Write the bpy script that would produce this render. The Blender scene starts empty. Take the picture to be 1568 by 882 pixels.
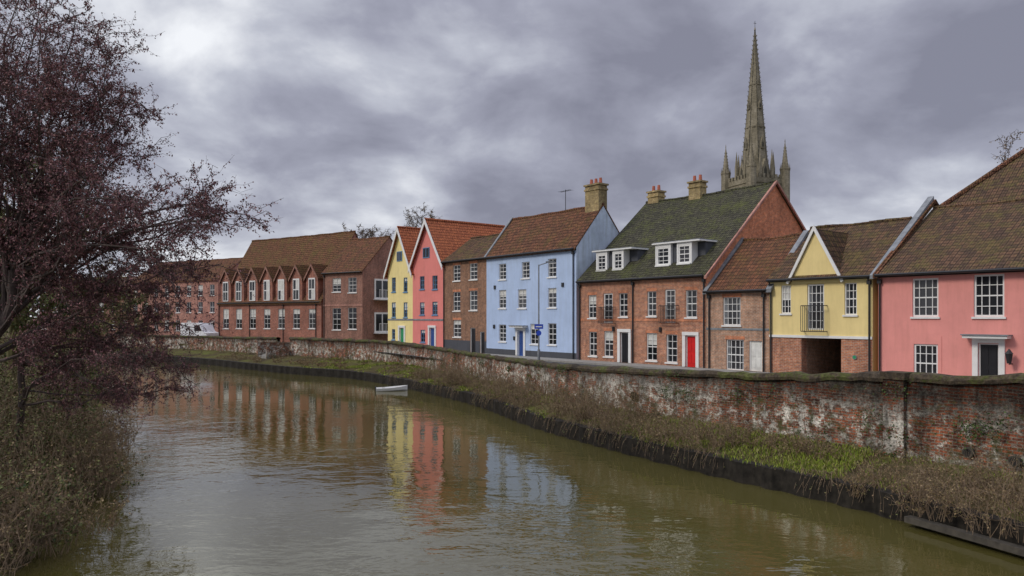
import bpy, math, random
from mathutils import Vector, noise
random.seed(7)
R=random.random
def U(a,b): return a+(b-a)*random.random()
F=1132.0; CX=784.0; HY=485.0; CZ=5.0
SC=bpy.context.scene
# ---------------------------------------------------------------- materials
def newmat(name):
    m=bpy.data.materials.new(name); m.use_nodes=True
    nt=m.node_tree; b=nt.nodes['Principled BSDF']
    return m,nt,b
def N(nt,t,**k):
    n=nt.nodes.new(t)
    for a,v in k.items(): setattr(n,a,v)
    return n
def L(nt,a,b): nt.links.new(a,b)
def c4(c): return (c[0],c[1],c[2],1)
def noise_n(nt,vec,scale,detail=4,rough=.55,dist=0):
    n=N(nt,'ShaderNodeTexNoise'); n.inputs['Scale'].default_value=scale
    n.inputs['Detail'].default_value=detail; n.inputs['Roughness'].default_value=rough
    n.inputs['Distortion'].default_value=dist
    if vec is not None: L(nt,vec,n.inputs['Vector'])
    return n.outputs['Fac']
def ramp(nt,fac,stops):
    r=N(nt,'ShaderNodeValToRGB'); e=r.color_ramp.elements
    while len(e)<len(stops): e.new(.5)
    for i,(p,c) in enumerate(stops):
        e[i].position=p; e[i].color=c4(c) if not isinstance(c,(int,float)) else (c,c,c,1)
    L(nt,fac,r.inputs['Fac']); return r.outputs['Color']
def mix(nt,fac,a,b,mode='MIX'):
    m=N(nt,'ShaderNodeMix',data_type='RGBA',blend_type=mode)
    for s,v in ((m.inputs['Factor'],fac),(m.inputs[6],a),(m.inputs[7],b)):
        if hasattr(v,'links'): L(nt,v,s)
        elif isinstance(v,(int,float)): s.default_value=v
        else: s.default_value=c4(v)
    return m.outputs[2]
def math_n(nt,op,a,b=0.0,clamp=False):
    m=N(nt,'ShaderNodeMath',operation=op); m.use_clamp=clamp
    for s,v in ((m.inputs[0],a),(m.inputs[1],b)):
        if hasattr(v,'links'): L(nt,v,s)
        else: s.default_value=v
    return m.outputs[0]
def mapping(nt,vec,scale):
    m=N(nt,'ShaderNodeMapping'); m.inputs['Scale'].default_value=scale; L(nt,vec,m.inputs['Vector']); return m.outputs['Vector']
def bump(nt,b,h,strength,dist):
    n=N(nt,'ShaderNodeBump'); n.inputs['Strength'].default_value=strength; n.inputs['Distance'].default_value=dist
    L(nt,h,n.inputs['Height']); L(nt,n.outputs['Normal'],b.inputs['Normal'])
def brick_mat(name,a,bc,mortar,var=.35,mw=.012,offs=0):
    m,nt,b=newmat(name); tc=N(nt,'ShaderNodeTexCoord'); uv=tc.outputs['UV']
    br=N(nt,'ShaderNodeTexBrick'); L(nt,uv,br.inputs['Vector'])
    br.inputs['Scale'].default_value=1; br.inputs['Brick Width'].default_value=.23; br.inputs['Row Height'].default_value=.078
    br.inputs['Mortar Size'].default_value=mw; br.inputs['Color1'].default_value=c4(a); br.inputs['Color2'].default_value=c4(bc)
    br.inputs['Mortar'].default_value=c4(mortar)
    n1=noise_n(nt,uv,.55,6,.65); n2=noise_n(nt,uv,4.5,5,.7); n3=noise_n(nt,mapping(nt,uv,(2.2,.3,1)),1,6,.7)
    c=mix(nt,1.0,br.outputs['Color'],ramp(nt,n1,[(.3,1-var),(.7,1+var*.4)]),'MULTIPLY')
    c=mix(nt,1.0,c,ramp(nt,n2,[(.3,.6),(.7,1.35)]),'MULTIPLY')
    c=mix(nt,1.0,c,ramp(nt,n3,[(.3,.72),(.55,1.05)]),'MULTIPLY')
    L(nt,c,b.inputs['Base Color']); b.inputs['Roughness'].default_value=.9
    bump(nt,b,br.outputs['Fac'],-.3,.01)
    return m
def paint_mat(name,col,var=.18,rough=.7):
    m,nt,b=newmat(name); tc=N(nt,'ShaderNodeTexCoord'); uv=tc.outputs['UV']
    n1=noise_n(nt,uv,.7,6,.65); n2=noise_n(nt,mapping(nt,uv,(3.5,.35,1)),1,6,.7); n3=noise_n(nt,uv,25,3,.6)
    c=mix(nt,1.0,col,ramp(nt,n1,[(.3,1-var),(.65,1.03)]),'MULTIPLY')
    c=mix(nt,1.0,c,ramp(nt,n2,[(.28,(1-var*1.0,1-var*1.0,1-var*1.2)),(.55,1.0)]),'MULTIPLY')
    L(nt,c,b.inputs['Base Color']); b.inputs['Roughness'].default_value=rough
    bump(nt,b,n3,.25,.01)
    return m
def tile_mat(name,a,bc,moss,mossamt=.5,tw=.25,th=.32):
    m,nt,b=newmat(name); tc=N(nt,'ShaderNodeTexCoord'); uv=tc.outputs['UV']
    br=N(nt,'ShaderNodeTexBrick',offset=0.0); L(nt,uv,br.inputs['Vector'])
    br.inputs['Scale'].default_value=1; br.inputs['Brick Width'].default_value=tw; br.inputs['Row Height'].default_value=th
    br.inputs['Mortar Size'].default_value=.028; br.inputs['Color1'].default_value=c4(a); br.inputs['Color2'].default_value=c4(bc)
    br.inputs['Mortar'].default_value=c4([x*.15 for x in a]); br.inputs['Mortar Smooth'].default_value=.6
    n1=noise_n(nt,uv,.8,8,.7); n2=noise_n(nt,uv,7,4,.65)
    c=mix(nt,1.0,br.outputs['Color'],ramp(nt,n2,[(.3,.5),(.7,1.45)]),'MULTIPLY')
    mm=math_n(nt,'ADD',math_n(nt,'MULTIPLY',n1,.6),math_n(nt,'MULTIPLY',n2,.4))
    c=mix(nt,ramp(nt,mm,[(.62-.25*mossamt,0.0),(.78-.25*mossamt,.85)]),c,moss)
    s=N(nt,'ShaderNodeSeparateXYZ'); L(nt,uv,s.inputs[0])
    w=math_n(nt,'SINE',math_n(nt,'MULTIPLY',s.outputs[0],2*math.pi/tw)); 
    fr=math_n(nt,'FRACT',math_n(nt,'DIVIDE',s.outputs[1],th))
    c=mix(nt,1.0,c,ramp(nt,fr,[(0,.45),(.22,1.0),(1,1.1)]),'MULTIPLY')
    L(nt,c,b.inputs['Base Color']); b.inputs['Roughness'].default_value=.95; b.inputs['Specular IOR Level'].default_value=.2
    h=math_n(nt,'SUBTRACT',math_n(nt,'MULTIPLY',w,.5),fr)
    bump(nt,b,h,1.0,.08)
    return m
def flat_mat(name,col,rough=.6,metal=0,var=.15,sc=3,spec=.5):
    m,nt,b=newmat(name); tc=N(nt,'ShaderNodeTexCoord')
    n=noise_n(nt,tc.outputs['Object'],sc,5,.6)
    c=mix(nt,1.0,col,ramp(nt,n,[(.3,1-var),(.7,1+var)]),'MULTIPLY'); L(nt,c,b.inputs['Base Color'])
    b.inputs['Roughness'].default_value=rough; b.inputs['Metallic'].default_value=metal
    b.inputs['Specular IOR Level'].default_value=spec
    return m
def leaf_mat(name,cols,rough=.6):
    m,nt,b=newmat(name); g=N(nt,'ShaderNodeNewGeometry')
    st=[(i/(max(1,len(cols)-1)),c) for i,c in enumerate(cols)]
    L(nt,ramp(nt,g.outputs['Random Per Island'],st),b.inputs['Base Color']); b.inputs['Roughness'].default_value=rough
    b.inputs['Specular IOR Level'].default_value=.25
    return m
M={}
M['brickH']=brick_mat('brick_orange',(.60,.22,.095),(.40,.13,.07),(.46,.36,.28))
M['brickF']=brick_mat('brick_brown',(.38,.17,.085),(.26,.115,.065),(.25,.2,.15))
M['brickI']=brick_mat('brick_pale',(.55,.27,.15),(.40,.21,.13),(.50,.42,.34))
M['brickB']=brick_mat('brick_terrace',(.46,.145,.085),(.34,.11,.07),(.30,.21,.17))
M['brickC']=brick_mat('brick_dull',(.38,.15,.10),(.29,.12,.085),(.28,.21,.17))
M['brickA']=brick_mat('brick_pink',(.55,.22,.16),(.43,.18,.13),(.38,.28,.24))
M['brickG']=brick_mat('brick_gable',(.78,.24,.09),(.58,.17,.07),(.5,.32,.22))
M['brickY']=brick_mat('brick_chimney',(.50,.38,.15),(.32,.22,.08),(.3,.25,.18),.6)
M['blue']=paint_mat('paint_blue',(.47,.60,.84),.12)
M['bluelt']=paint_mat('paint_blue_pale',(.56,.66,.80),.3)
M['yellow']=paint_mat('paint_yellow',(.88,.73,.32),.10)
M['yellow2']=paint_mat('paint_cream',(.87,.70,.31),.10)
M['red']=paint_mat('paint_red',(.78,.24,.21),.10)
M['pink']=paint_mat('paint_pink',(.82,.32,.28),.12)
M['plinth']=paint_mat('plinth_dark',(.07,.075,.09))
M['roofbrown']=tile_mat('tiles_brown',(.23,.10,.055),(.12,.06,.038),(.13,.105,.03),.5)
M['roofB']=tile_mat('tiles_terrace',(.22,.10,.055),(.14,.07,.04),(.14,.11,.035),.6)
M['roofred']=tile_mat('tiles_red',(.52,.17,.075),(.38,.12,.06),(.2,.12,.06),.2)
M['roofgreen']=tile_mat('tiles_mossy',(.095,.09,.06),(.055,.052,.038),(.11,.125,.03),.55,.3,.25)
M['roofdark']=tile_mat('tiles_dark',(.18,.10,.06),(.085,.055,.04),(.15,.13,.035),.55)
M['white']=flat_mat('white_paint',(.78,.78,.76),.5,var=.06)
M['lead']=flat_mat('lead_grey',(.20,.215,.23),.6,var=.35)
M['black']=flat_mat('black_iron',(.02,.02,.022),.45)
M['pot']=flat_mat('clay_pot',(.42,.13,.08),.9)
m,nt,b=newmat('window_glass'); M['glass']=m
g=N(nt,'ShaderNodeNewGeometry'); L(nt,ramp(nt,g.outputs['Random Per Island'],[(0,(.006,.008,.01)),(.6,(.018,.02,.024)),(1,(.06,.06,.065))]),b.inputs['Base Color'])
b.inputs['Roughness'].default_value=.05; b.inputs['Specular IOR Level'].default_value=.45
M['blind']=flat_mat('window_blind',(.62,.62,.58),.8)
M['doorred']=flat_mat('door_red',(.65,.012,.012),.4); M['doorblue']=flat_mat('door_blue',(.03,.08,.28),.4)
M['doorgreen']=flat_mat('door_green',(.03,.30,.12),.4); M['doorblack']=flat_mat('door_black',(.015,.015,.018),.35)
M['doorwhite']=flat_mat('door_white',(.72,.72,.68),.5)
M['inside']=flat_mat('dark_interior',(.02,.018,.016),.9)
m,nt,b=newmat('cathedral_stone'); M['stone']=m; tc=N(nt,'ShaderNodeTexCoord')
n1=noise_n(nt,mapping(nt,tc.outputs['Object'],(1,1,.5)),.45,8,.7); n2=noise_n(nt,mapping(nt,tc.outputs['Object'],(1,1,3)),1.2,4,.6)
c=ramp(nt,n1,[(.3,(.13,.115,.075)),(.5,(.24,.21,.145)),(.7,(.36,.32,.24))])
L(nt,mix(nt,1.0,c,ramp(nt,n2,[(.35,.7),(.65,1.1)]),'MULTIPLY'),b.inputs['Base Color']); b.inputs['Roughness'].default_value=.95
M['stonedk']=flat_mat('stone_dark',(.06,.055,.04),.95)
M['bark']=flat_mat('bark',(.085,.063,.055),.95,var=.4,sc=6)
M['barkmoss']=flat_mat('bark_mossy',(.13,.12,.045),.95,var=.5,sc=4)
M['twig']=flat_mat('twig_brown',(.19,.135,.085),.9,var=.3)
M['catkin']=leaf_mat('alder_catkins',[(.07,.028,.035),(.17,.07,.08),(.27,.13,.125),(.13,.08,.06)])
M['leafgreen']=leaf_mat('leaves_olive',[(.03,.05,.015),(.09,.115,.03),(.17,.18,.055),(.14,.10,.05)])
M['leafshrub']=leaf_mat('leaves_shrub',[(.025,.04,.013),(.08,.10,.028),(.19,.20,.07),(.13,.085,.045),(.22,.15,.085)])
M['leafbrown']=leaf_mat('leaves_brown',[(.12,.075,.04),(.23,.15,.075),(.15,.13,.045),(.32,.23,.13)])
M['ivy']=leaf_mat('ivy',[(.02,.04,.012),(.05,.09,.02),(.09,.12,.03)])
M['grass']=leaf_mat('grass_blades',[(.07,.10,.012),(.17,.24,.02),(.27,.33,.04),(.22,.20,.06),(.30,.25,.13)])
M['asphalt']=flat_mat('asphalt',(.06,.06,.06),.9,sc=8)
M['paving']=flat_mat('paving',(.27,.26,.24),.9,sc=4)
M['timber']=flat_mat('wet_timber',(.06,.052,.04),.8,var=.4,sc=5)
M['signblue']=flat_mat('sign_blue',(.02,.07,.5),.4)
M['vanwhite']=flat_mat('van_white',(.75,.76,.78),.3); M['carred']=flat_mat('car_red',(.5,.02,.02),.3); M['rubber']=flat_mat('rubber',(.02,.02,.02),.8)
M['trimblue']=flat_mat('trim_blue',(.12,.25,.42),.5)
def ground_mat():
    m,nt,b=newmat('ground_earth_grass'); tc=N(nt,'ShaderNodeTexCoord'); p=tc.outputs['Object']
    n1=noise_n(nt,p,.5,7,.65); n2=noise_n(nt,p,6,5,.65)
    c=ramp(nt,n1,[(.36,(.06,.046,.028)),(.5,(.09,.075,.032)),(.66,(.11,.12,.03))])
    c=mix(nt,1.0,c,ramp(nt,n2,[(.3,.5),(.7,1.3)]),'MULTIPLY')
    L(nt,c,b.inputs['Base Color']); b.inputs['Roughness'].default_value=1; b.inputs['Specular IOR Level'].default_value=.1; bump(nt,b,n2,.8,.08); return m
M['ground']=ground_mat()
def oldwall():
    m,nt,b=newmat('old_river_wall'); tc=N(nt,'ShaderNodeTexCoord'); uv=tc.outputs['UV']
    wobn=N(nt,'ShaderNodeTexNoise'); wobn.inputs['Scale'].default_value=1.2; L(nt,uv,wobn.inputs['Vector'])
    vm=N(nt,'ShaderNodeVectorMath',operation='MULTIPLY_ADD'); L(nt,wobn.outputs['Color'],vm.inputs[0]); vm.inputs[1].default_value=(.12,.12,0); L(nt,uv,vm.inputs[2])
    br=N(nt,'ShaderNodeTexBrick'); L(nt,vm.outputs[0],br.inputs['Vector'])
    br.inputs['Scale'].default_value=1; br.inputs['Brick Width'].default_value=.24; br.inputs['Row Height'].default_value=.085
    br.inputs['Mortar Size'].default_value=.014; br.inputs['Color1'].default_value=c4((.46,.14,.065)); br.inputs['Color2'].default_value=c4((.14,.065,.05)); br.inputs['Mortar'].default_value=c4((.30,.25,.19))
    br.inputs['Bias'].default_value=-.05
    big=noise_n(nt,mapping(nt,uv,(.5,.9,1)),.8,8,.7); mid=noise_n(nt,uv,3.2,8,.75); fine=noise_n(nt,uv,14,4,.7); big2=noise_n(nt,mapping(nt,uv,(.22,.1,1)),1.0,3,.5)
    c=br.outputs['Color']
    vo=N(nt,'ShaderNodeTexVoronoi'); vo.inputs['Scale'].default_value=9; L(nt,uv,vo.inputs['Vector'])
    flint=ramp(nt,vo.outputs['Distance'],[(.15,(.13,.12,.10)),(.45,(.30,.28,.23)),(.7,(.42,.39,.32))])
    c=mix(nt,ramp(nt,math_n(nt,'ADD',math_n(nt,'MULTIPLY',big,.5),math_n(nt,'MULTIPLY',mid,.5)),[(.48,0.0),(.54,.8)]),c,flint)
    s=N(nt,'ShaderNodeSeparateXYZ'); L(nt,uv,s.inputs[0])
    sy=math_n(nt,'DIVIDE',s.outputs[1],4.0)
    lowmask=ramp(nt,sy,[(.2,.7),(.35,1.0),(.54,.95),(.68,.15)])
    lf=math_n(nt,'ADD',math_n(nt,'ADD',math_n(nt,'MULTIPLY',big,.25),math_n(nt,'MULTIPLY',mid,.6)),math_n(nt,'MULTIPLY',big2,.2))
    lim=math_n(nt,'MULTIPLY',ramp(nt,lf,[(.525,0.0),(.57,1.0)]),lowmask)
    c=mix(nt,lim,c,(.80,.75,.65))
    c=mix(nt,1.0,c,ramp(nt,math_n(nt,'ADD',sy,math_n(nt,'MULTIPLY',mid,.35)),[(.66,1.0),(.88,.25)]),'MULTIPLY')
    c=mix(nt,1.0,c,ramp(nt,noise_n(nt,mapping(nt,uv,(1.6,.35,1)),1.0,7,.7),[(.36,.3),(.6,1.2)]),'MULTIPLY')
    c=mix(nt,1.0,c,ramp(nt,fine,[(.3,.4),(.65,1.3)]),'MULTIPLY')
    c=mix(nt,ramp(nt,math_n(nt,'ADD',noise_n(nt,uv,1.7,8,.75),math_n(nt,'MULTIPLY',sy,-.25)),[(.41,0.0),(.52,.85)]),c,(.075,.085,.028))
    L(nt,c,b.inputs['Base Color']); b.inputs['Roughness'].default_value=.95; b.inputs['Specular IOR Level'].default_value=.2
    h=math_n(nt,'ADD',math_n(nt,'MULTIPLY',br.outputs['Fac'],-.5),math_n(nt,'ADD',mid,fine)); bump(nt,b,h,.9,.06)
    return m
M['oldwall']=oldwall()
m,nt,b=newmat('coping_mossy'); M['coping']=m; tc=N(nt,'ShaderNodeTexCoord'); p_=tc.outputs['Object']
c=ramp(nt,noise_n(nt,p_,1.3,8,.75),[(.36,(.035,.03,.024)),(.48,(.085,.065,.045)),(.56,(.075,.085,.025)),(.68,(.12,.12,.05))])
L(nt,mix(nt,1.0,c,ramp(nt,noise_n(nt,p_,9,4,.7),[(.3,.4),(.7,1.4)]),'MULTIPLY'),b.inputs['Base Color']); b.inputs['Roughness'].default_value=.95; b.inputs['Specular IOR Level'].default_value=.2
bump(nt,b,noise_n(nt,p_,9,4,.7),.8,.04)
M['piling']=flat_mat('steel_piling',(.022,.019,.015),.8,var=.6,sc=5,spec=.2)
# ---------------------------------------------------------------- mesh builder
class MB:
    def __init__(s): s.v=[];s.f=[];s.m=[];s.uv=[];s.mats=[]
    def mi(s,mat):
        mat=M[mat] if isinstance(mat,str) else mat
        if mat not in s.mats: s.mats.append(mat)
        return s.mats.index(mat)
    def poly(s,pts,mat,uvs=None):
        k=len(s.v); pts=[Vector(p) for p in pts]; s.v+=[tuple(p) for p in pts]
        s.f.append(tuple(range(k,k+len(pts)))); s.m.append(s.mi(mat))
        if uvs is None:
            n=Vector((0,0,0))
            for i in range(len(pts)):
                a=pts[i]; b=pts[(i+1)%len(pts)]
                n+=Vector(((a.y-b.y)*(a.z+b.z),(a.z-b.z)*(a.x+b.x),(a.x-b.x)*(a.y+b.y)))
            if n.length<1e-12: n=Vector((0,0,1))
            n.normalize()
            if n.z<0: n=-n
            if abs(n.z)>.97: uvs=[(p.x,p.y) for p in pts]
            else:
                ux=Vector((-n.y,n.x,0)).normalized(); vv=n.cross(ux)
                if vv.z<0: vv=-vv
                uvs=[(p.dot(ux),p.dot(vv)) for p in pts]
        s.uv+=uvs
    def box(s,x0,x1,y0,y1,z0,z1,mat):
        P=[(x0,y0,z0),(x1,y0,z0),(x1,y1,z0),(x0,y1,z0),(x0,y0,z1),(x1,y0,z1),(x1,y1,z1),(x0,y1,z1)]
        for q in ((0,1,5,4),(1,2,6,5),(2,3,7,6),(3,0,4,7),(4,5,6,7),(3,2,1,0)): s.poly([P[i] for i in q],mat)
    def prism(s,poly,off,mat,matside=None):
        off=Vector(off); a=[Vector(p) for p in poly]; b=[p+off for p in a]
        s.poly(a,mat); s.poly(b[::-1],mat)
        for i in range(len(a)):
            j=(i+1)%len(a); s.poly([a[j],a[i],b[i],b[j]],matside or mat)
    def tube(s,p0,p1,r0,mat,r1=None,n=8,caps=True):
        p0=Vector(p0);p1=Vector(p1); d=(p1-p0).normalized(); a=d.orthogonal().normalized(); b=d.cross(a); r1=r0 if r1 is None else r1
        c0=[p0+(a*math.cos(t)+b*math.sin(t))*r0 for t in [2*math.pi*i/n for i in range(n)]]
        c1=[p1+(a*math.cos(t)+b*math.sin(t))*r1 for t in [2*math.pi*i/n for i in range(n)]]
        for i in range(n):
            j=(i+1)%n
            s.poly([c0[i],c0[j],c1[j],c1[i]],mat)
        if caps: s.poly(c1,mat); s.poly(c0[::-1],mat)
    def build(s,name,parent=None,smooth=False):
        me=bpy.data.meshes.new(name); me.from_pydata(s.v,[],s.f)
        for m in s.mats: me.materials.append(m)
        me.polygons.foreach_set('material_index',s.m)
        uvl=me.uv_layers.new(name='UVMap'); fl=[]
        for u in s.uv: fl+=[u[0],u[1]]
        uvl.data.foreach_set('uv',fl)
        if smooth: me.polygons.foreach_set('use_smooth',[True]*len(s.f))
        me.update()
        o=bpy.data.objects.new(name,me); SC.collection.objects.link(o)
        if parent: o.parent=parent
        return o
class Fast:
    def __init__(s): s.v=[];s.f=[]
    def path(s,pts,r0,r1,n=4):
        k=len(s.v); m=len(pts)
        for i,p in enumerate(pts):
            d=(pts[min(i+1,m-1)]-pts[max(i-1,0)])
            if d.length<1e-6: d=Vector((0,0,1))
            d.normalize(); a=d.cross(Vector((.31,.2,.93)));
            if a.length<1e-3: a=d.orthogonal()
            a.normalize(); b=d.cross(a); r=r0+(r1-r0)*i/(m-1)
            for j in range(n):
                t=2*math.pi*j/n; s.v.append(tuple(p+(a*math.cos(t)+b*math.sin(t))*r))
        for i in range(m-1):
            for j in range(n):
                q=(j+1)%n; s.f.append((k+i*n+j,k+i*n+q,k+(i+1)*n+q,k+(i+1)*n+j))
    def leaf(s,p,d,l,w):
        k=len(s.v); a=Vector((U(-1,1),U(-1,1),U(-1,1))).cross(d)
        if a.length<1e-3: a=d.orthogonal()
        a.normalize()
        q=p+d*l; h=p+d*l*.5
        s.v+=[tuple(p),tuple(h+a*w),tuple(q),tuple(h-a*w)]; s.f.append((k,k+1,k+2,k+3))
    def build(s,name,mat,parent=None):
        me=bpy.data.meshes.new(name); me.from_pydata(s.v,[],s.f); me.materials.append(M[mat]); me.update()
        o=bpy.data.objects.new(name,me); SC.collection.objects.link(o)
        if parent: o.parent=parent
        return o
def empty(name,loc=(0,0,0),rz=0):
    e=bpy.data.objects.new(name,None); SC.collection.objects.link(e); e.location=loc; e.rotation_euler=(0,0,rz); return e
# ---------------------------------------------------------------- surveyed facade planes
class Fr:
    def __init__(s,xl,Y,ux,uy):
        l=math.hypot(ux,uy); s.u=(ux/l,uy/l); s.w=(-s.u[1],s.u[0]); s.P=((xl-CX)/F*Y,Y)
    def s(s,px,D=0):
        r=(px-CX)/F; x=s.P[0]+D*s.w[0]; y=s.P[1]+D*s.w[1]
        return (r*y-x)/(s.u[0]-r*s.u[1])
    def z(s,px,py,D=0): 
        Y=s.P[1]+D*s.w[1]+s.s(px,D)*s.u[1]; return CZ+(HY-py)*Y/F
    def rz(s): return math.atan2(s.u[1],s.u[0])
def quay(xl): return Fr(xl,50700/(xl+100),.6155,-.7881)
G0=1.9
class House:
    def __init__(s,name,fr,xr):
        s.fr=fr; s.e=empty(name,(fr.P[0],fr.P[1],0),fr.rz()); s.W=fr.s(xr); s.p={}
    def mb(s,k):
        if k not in s.p: s.p[k]=MB()
        return s.p[k]
    def done(s):
        for k,m in s.p.items(): m.build(k,s.e)
    def wall(s,z0,z1,ops,mat,x0=0,x1=None,y=0,matfn=None,rev=.12,revmat=None):
        x1=s.W if x1 is None else x1; w=s.mb('walls')
        xs=sorted(set([x0,x1]+[v for o in ops for v in (o[0],o[1])])); zs=sorted(set([z0,z1]+[v for o in ops for v in (o[2],o[3]) if z0<v<z1]+([matfn[0]] if matfn else [])))
        for i in range(len(xs)-1):
            for j in range(len(zs)-1):
                cx=(xs[i]+xs[i+1])/2; cz=(zs[j]+zs[j+1])/2
                if any(o[0]<cx<o[1] and o[2]<cz<o[3] for o in ops): continue
                mm=mat if not matfn or cz>matfn[0] else matfn[1]
                w.poly([(xs[i],y,zs[j]),(xs[i+1],y,zs[j]),(xs[i+1],y,zs[j+1]),(xs[i],y,zs[j+1])],mm)
        for o in ops:
            a,b_,c,d=o[:4]; rm=revmat or mat
            w.poly([(a,y,c),(a,y+rev,c),(a,y+rev,d),(a,y,d)],rm); w.poly([(b_,y+rev,c),(b_,y,c),(b_,y,d),(b_,y+rev,d)],rm)
            w.poly([(a,y+rev,d),(b_,y+rev,d),(b_,y,d),(a,y,d)],rm); w.poly([(a,y,c),(b_,y,c),(b_,y+rev,c),(a,y+rev,c)],rm)
    def window(s,a,b,c,d,cols=2,rows=4,y=0,sill=True,fr=.055,blind=None,frame='white',lintel=None):
        w=s.mb('windows'); yf=y+.06
        w.box(a,b,yf,yf+.06,c,c+fr,frame); w.box(a,b,yf,yf+.06,d-fr,d,frame)
        w.box(a,a+fr,yf,yf+.06,c+fr,d-fr,frame); w.box(b-fr,b,yf,yf+.06,c+fr,d-fr,frame)
        bw=.016
        for i in range(1,cols):
            x=a+(b-a)*i/cols; w.box(x-bw,x+bw,yf+.01,yf+.05,c+fr,d-fr,frame)
        for j in range(1,rows):
            z=c+(d-c)*j/rows; h=bw*(1.8 if j*2==rows else 1)
            w.box(a+fr,b-fr,yf+.013,yf+.047,z-h,z+h,frame)
        bl=(R()<.25) if blind is None else blind
        zz=d-(d-c)*U(.2,.55) if bl else d
        w.poly([(a,yf+.055,c),(b,yf+.055,c),(b,yf+.055,zz),(a,yf+.055,zz)],'glass')
        if bl: w.poly([(a,yf+.055,zz),(b,yf+.055,zz),(b,yf+.055,d),(a,yf+.055,d)],'blind')
        elif R()<.6:
            for (p,q) in ((a,a+(b-a)*.16),(b-(b-a)*.16,b)): w.poly([(p,yf+.0535,c),(q,yf+.0535,c),(q,yf+.0535,d),(p,yf+.0535,d)],'lead')
        if sill: w.box(a-.07,b+.07,y-.07,yf,c-.09,c-.002,'white' if sill is True else sill)
        if lintel: w.box(a-.06,b+.06,y-.012,y+.05,d+.002,d+.20,lintel)
    def door(s,a,b,c,d,mat,surround=True,canopy=False,y=0):
        w=s.mb('door'); f=d-.42 if (d-c)>2.3 else d-.05
        w.box(a+.06,b-.06,y+.1,y+.15,c,f,mat); w.box(a,a+.06,y+.05,y+.16,c,d,'white'); w.box(b-.06,b,y+.05,y+.16,c,d,'white')
        w.box(a+.06,b-.06,y+.06,y+.15,f,f+.05,'white'); w.poly([(a+.06,y+.13,f+.05),(b-.06,y+.13,f+.05),(b-.06,y+.13,d),(a+.06,y+.13,d)],'glass')
        ww=b-a
        for i in range(2):
            for (z0,z1) in ((.12,.42),(.5,.92)):
                x0=a+.06+(ww-.12)*(.12+.44*i); x1=x0+(ww-.12)*.32
                w.box(x0,x1,y+.085,y+.1,c+(f-c)*z0,c+(f-c)*z1,mat)
        w.box(a-.15,b+.15,y-.3,y-.002,c-.12,c-.0,'paving')
        if surround:
            w.box(a-.22,a-.002,y-.07,y+.03,c,d+.02,'white'); w.box(b+.002,b+.22,y-.07,y+.03,c,d+.02,'white'); w.box(a-.22,b+.22,y-.09,y+.03,d+.022,d+.22,'white')
        if canopy:
            w.box(a-.45,b+.45,y-.5,y-.0,d+.224,d+.34,'white'); w.box(a-.5,b+.5,y-.56,y+.0,d+.343,d+.39,'lead')
    def slab(s,pts,mat,th=.12,side=None):
        s.mb('roof').prism([Vector(p)+Vector((0,0,th)) for p in pts],(0,0,-th),mat,side)
    def roof(s,ez,rzz,D,mat,x0=None,x1=None,Dback=None,over=.22,ov=.08,ridge='pot',y0=0,sag=.05):
        x0=-ov if x0 is None else x0; x1=s.W+ov if x1 is None else x1; Db=2*D if Dback is None else Dback
        sl=(rzz-ez)/D; n=max(2,int((x1-x0)/1.5)); 
        def dz(x): 
            t=(x-x0)/(x1-x0); return -sag*math.sin(math.pi*t)+.02*math.sin(x*1.9)
        ez2=max(ez-1.5,rzz-sl*(Db-D))
        for i in range(n):
            a=x0+(x1-x0)*i/n; b=x0+(x1-x0)*(i+1)/n
            s.slab([(a,y0-over,ez-over*sl),(b,y0-over,ez-over*sl),(b,y0+D,rzz+dz(b)),(a,y0+D,rzz+dz(a))],mat)
            s.slab([(a,y0+D,rzz+dz(a)),(b,y0+D,rzz+dz(b)),(b,y0+Db,ez2),(a,y0+Db,ez2)],mat)
        x=x0
        while x<x1-.02:
            b=min(x+.42,x1); z=.1+U(-.012,.012); s.mb('roof').tube((x,y0+D,rzz+dz(x)+z),(b,y0+D,rzz+dz(b)+z),.115,mat,.10,n=6); x=b
        s.sl=sl
    def gables(s,ez,rzz,D,mat,sides='LR',z0=None,Db=None,y0=0):
        z0=G0 if z0 is None else z0; w=s.mb('walls'); Db=Db or 2*D; sl=(rzz-ez)/D; ze=rzz-sl*(Db-D)
        for c in sides:
            x=0 if c=='L' else s.W
            w.poly([(x,y0,z0),(x,y0+Db,z0),(x,y0+Db,ze),(x,y0+D,rzz),(x,y0,ez)],mat)
        w.poly([(0,y0+Db,z0),(s.W,y0+Db,z0),(s.W,y0+Db,ze),(0,y0+Db,ze)],mat)
    def gutter(s,ez,pipes=(),x0=0,x1=None,mat='black',over=.3,zb=None):
        x1=s.W if x1 is None else x1; w=s.mb('gutters')
        w.tube((x0,-over,ez-.12),(x1,-over,ez-.12),.065,mat,n=6)
        w.box(x0,x1,-.03,-.003,ez-.22,ez-.02,'white' if mat!='black' else 'black')
        for x in pipes:
            w.tube((x,-.08,G0 if zb is None else zb),(x,-.08,ez-.4),.045,mat,n=6); w.tube((x,-.08,ez-.4),(x,-over,ez-.15),.045,mat,n=6)
            w.box(x-.09,x+.09,-.17,-.004,ez-.5,ez-.3,mat)
    def chimney(s,x,y,z0,z1,wx=.9,wy=.6,pots=3,mat='brickY'):
        w=s.mb('chimney'); w.box(x-wx/2,x+wx/2,y-wy/2,y+wy/2,z0,z1,mat)
        w.box(x-wx/2-.06,x+wx/2+.06,y-wy/2-.06,y+wy/2+.06,z1-.35,z1-.22,mat); w.box(x-wx/2-.09,x+wx/2+.09,y-wy/2-.09,y+wy/2+.09,z1+.002,z1+.12,mat)
        for i in range(pots):
            px=x-wx/2+wx*(i+.5)/pots; w.tube((px,y,z1+.12),(px,y,z1+.55),.13,'pot',.1,n=10)
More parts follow.
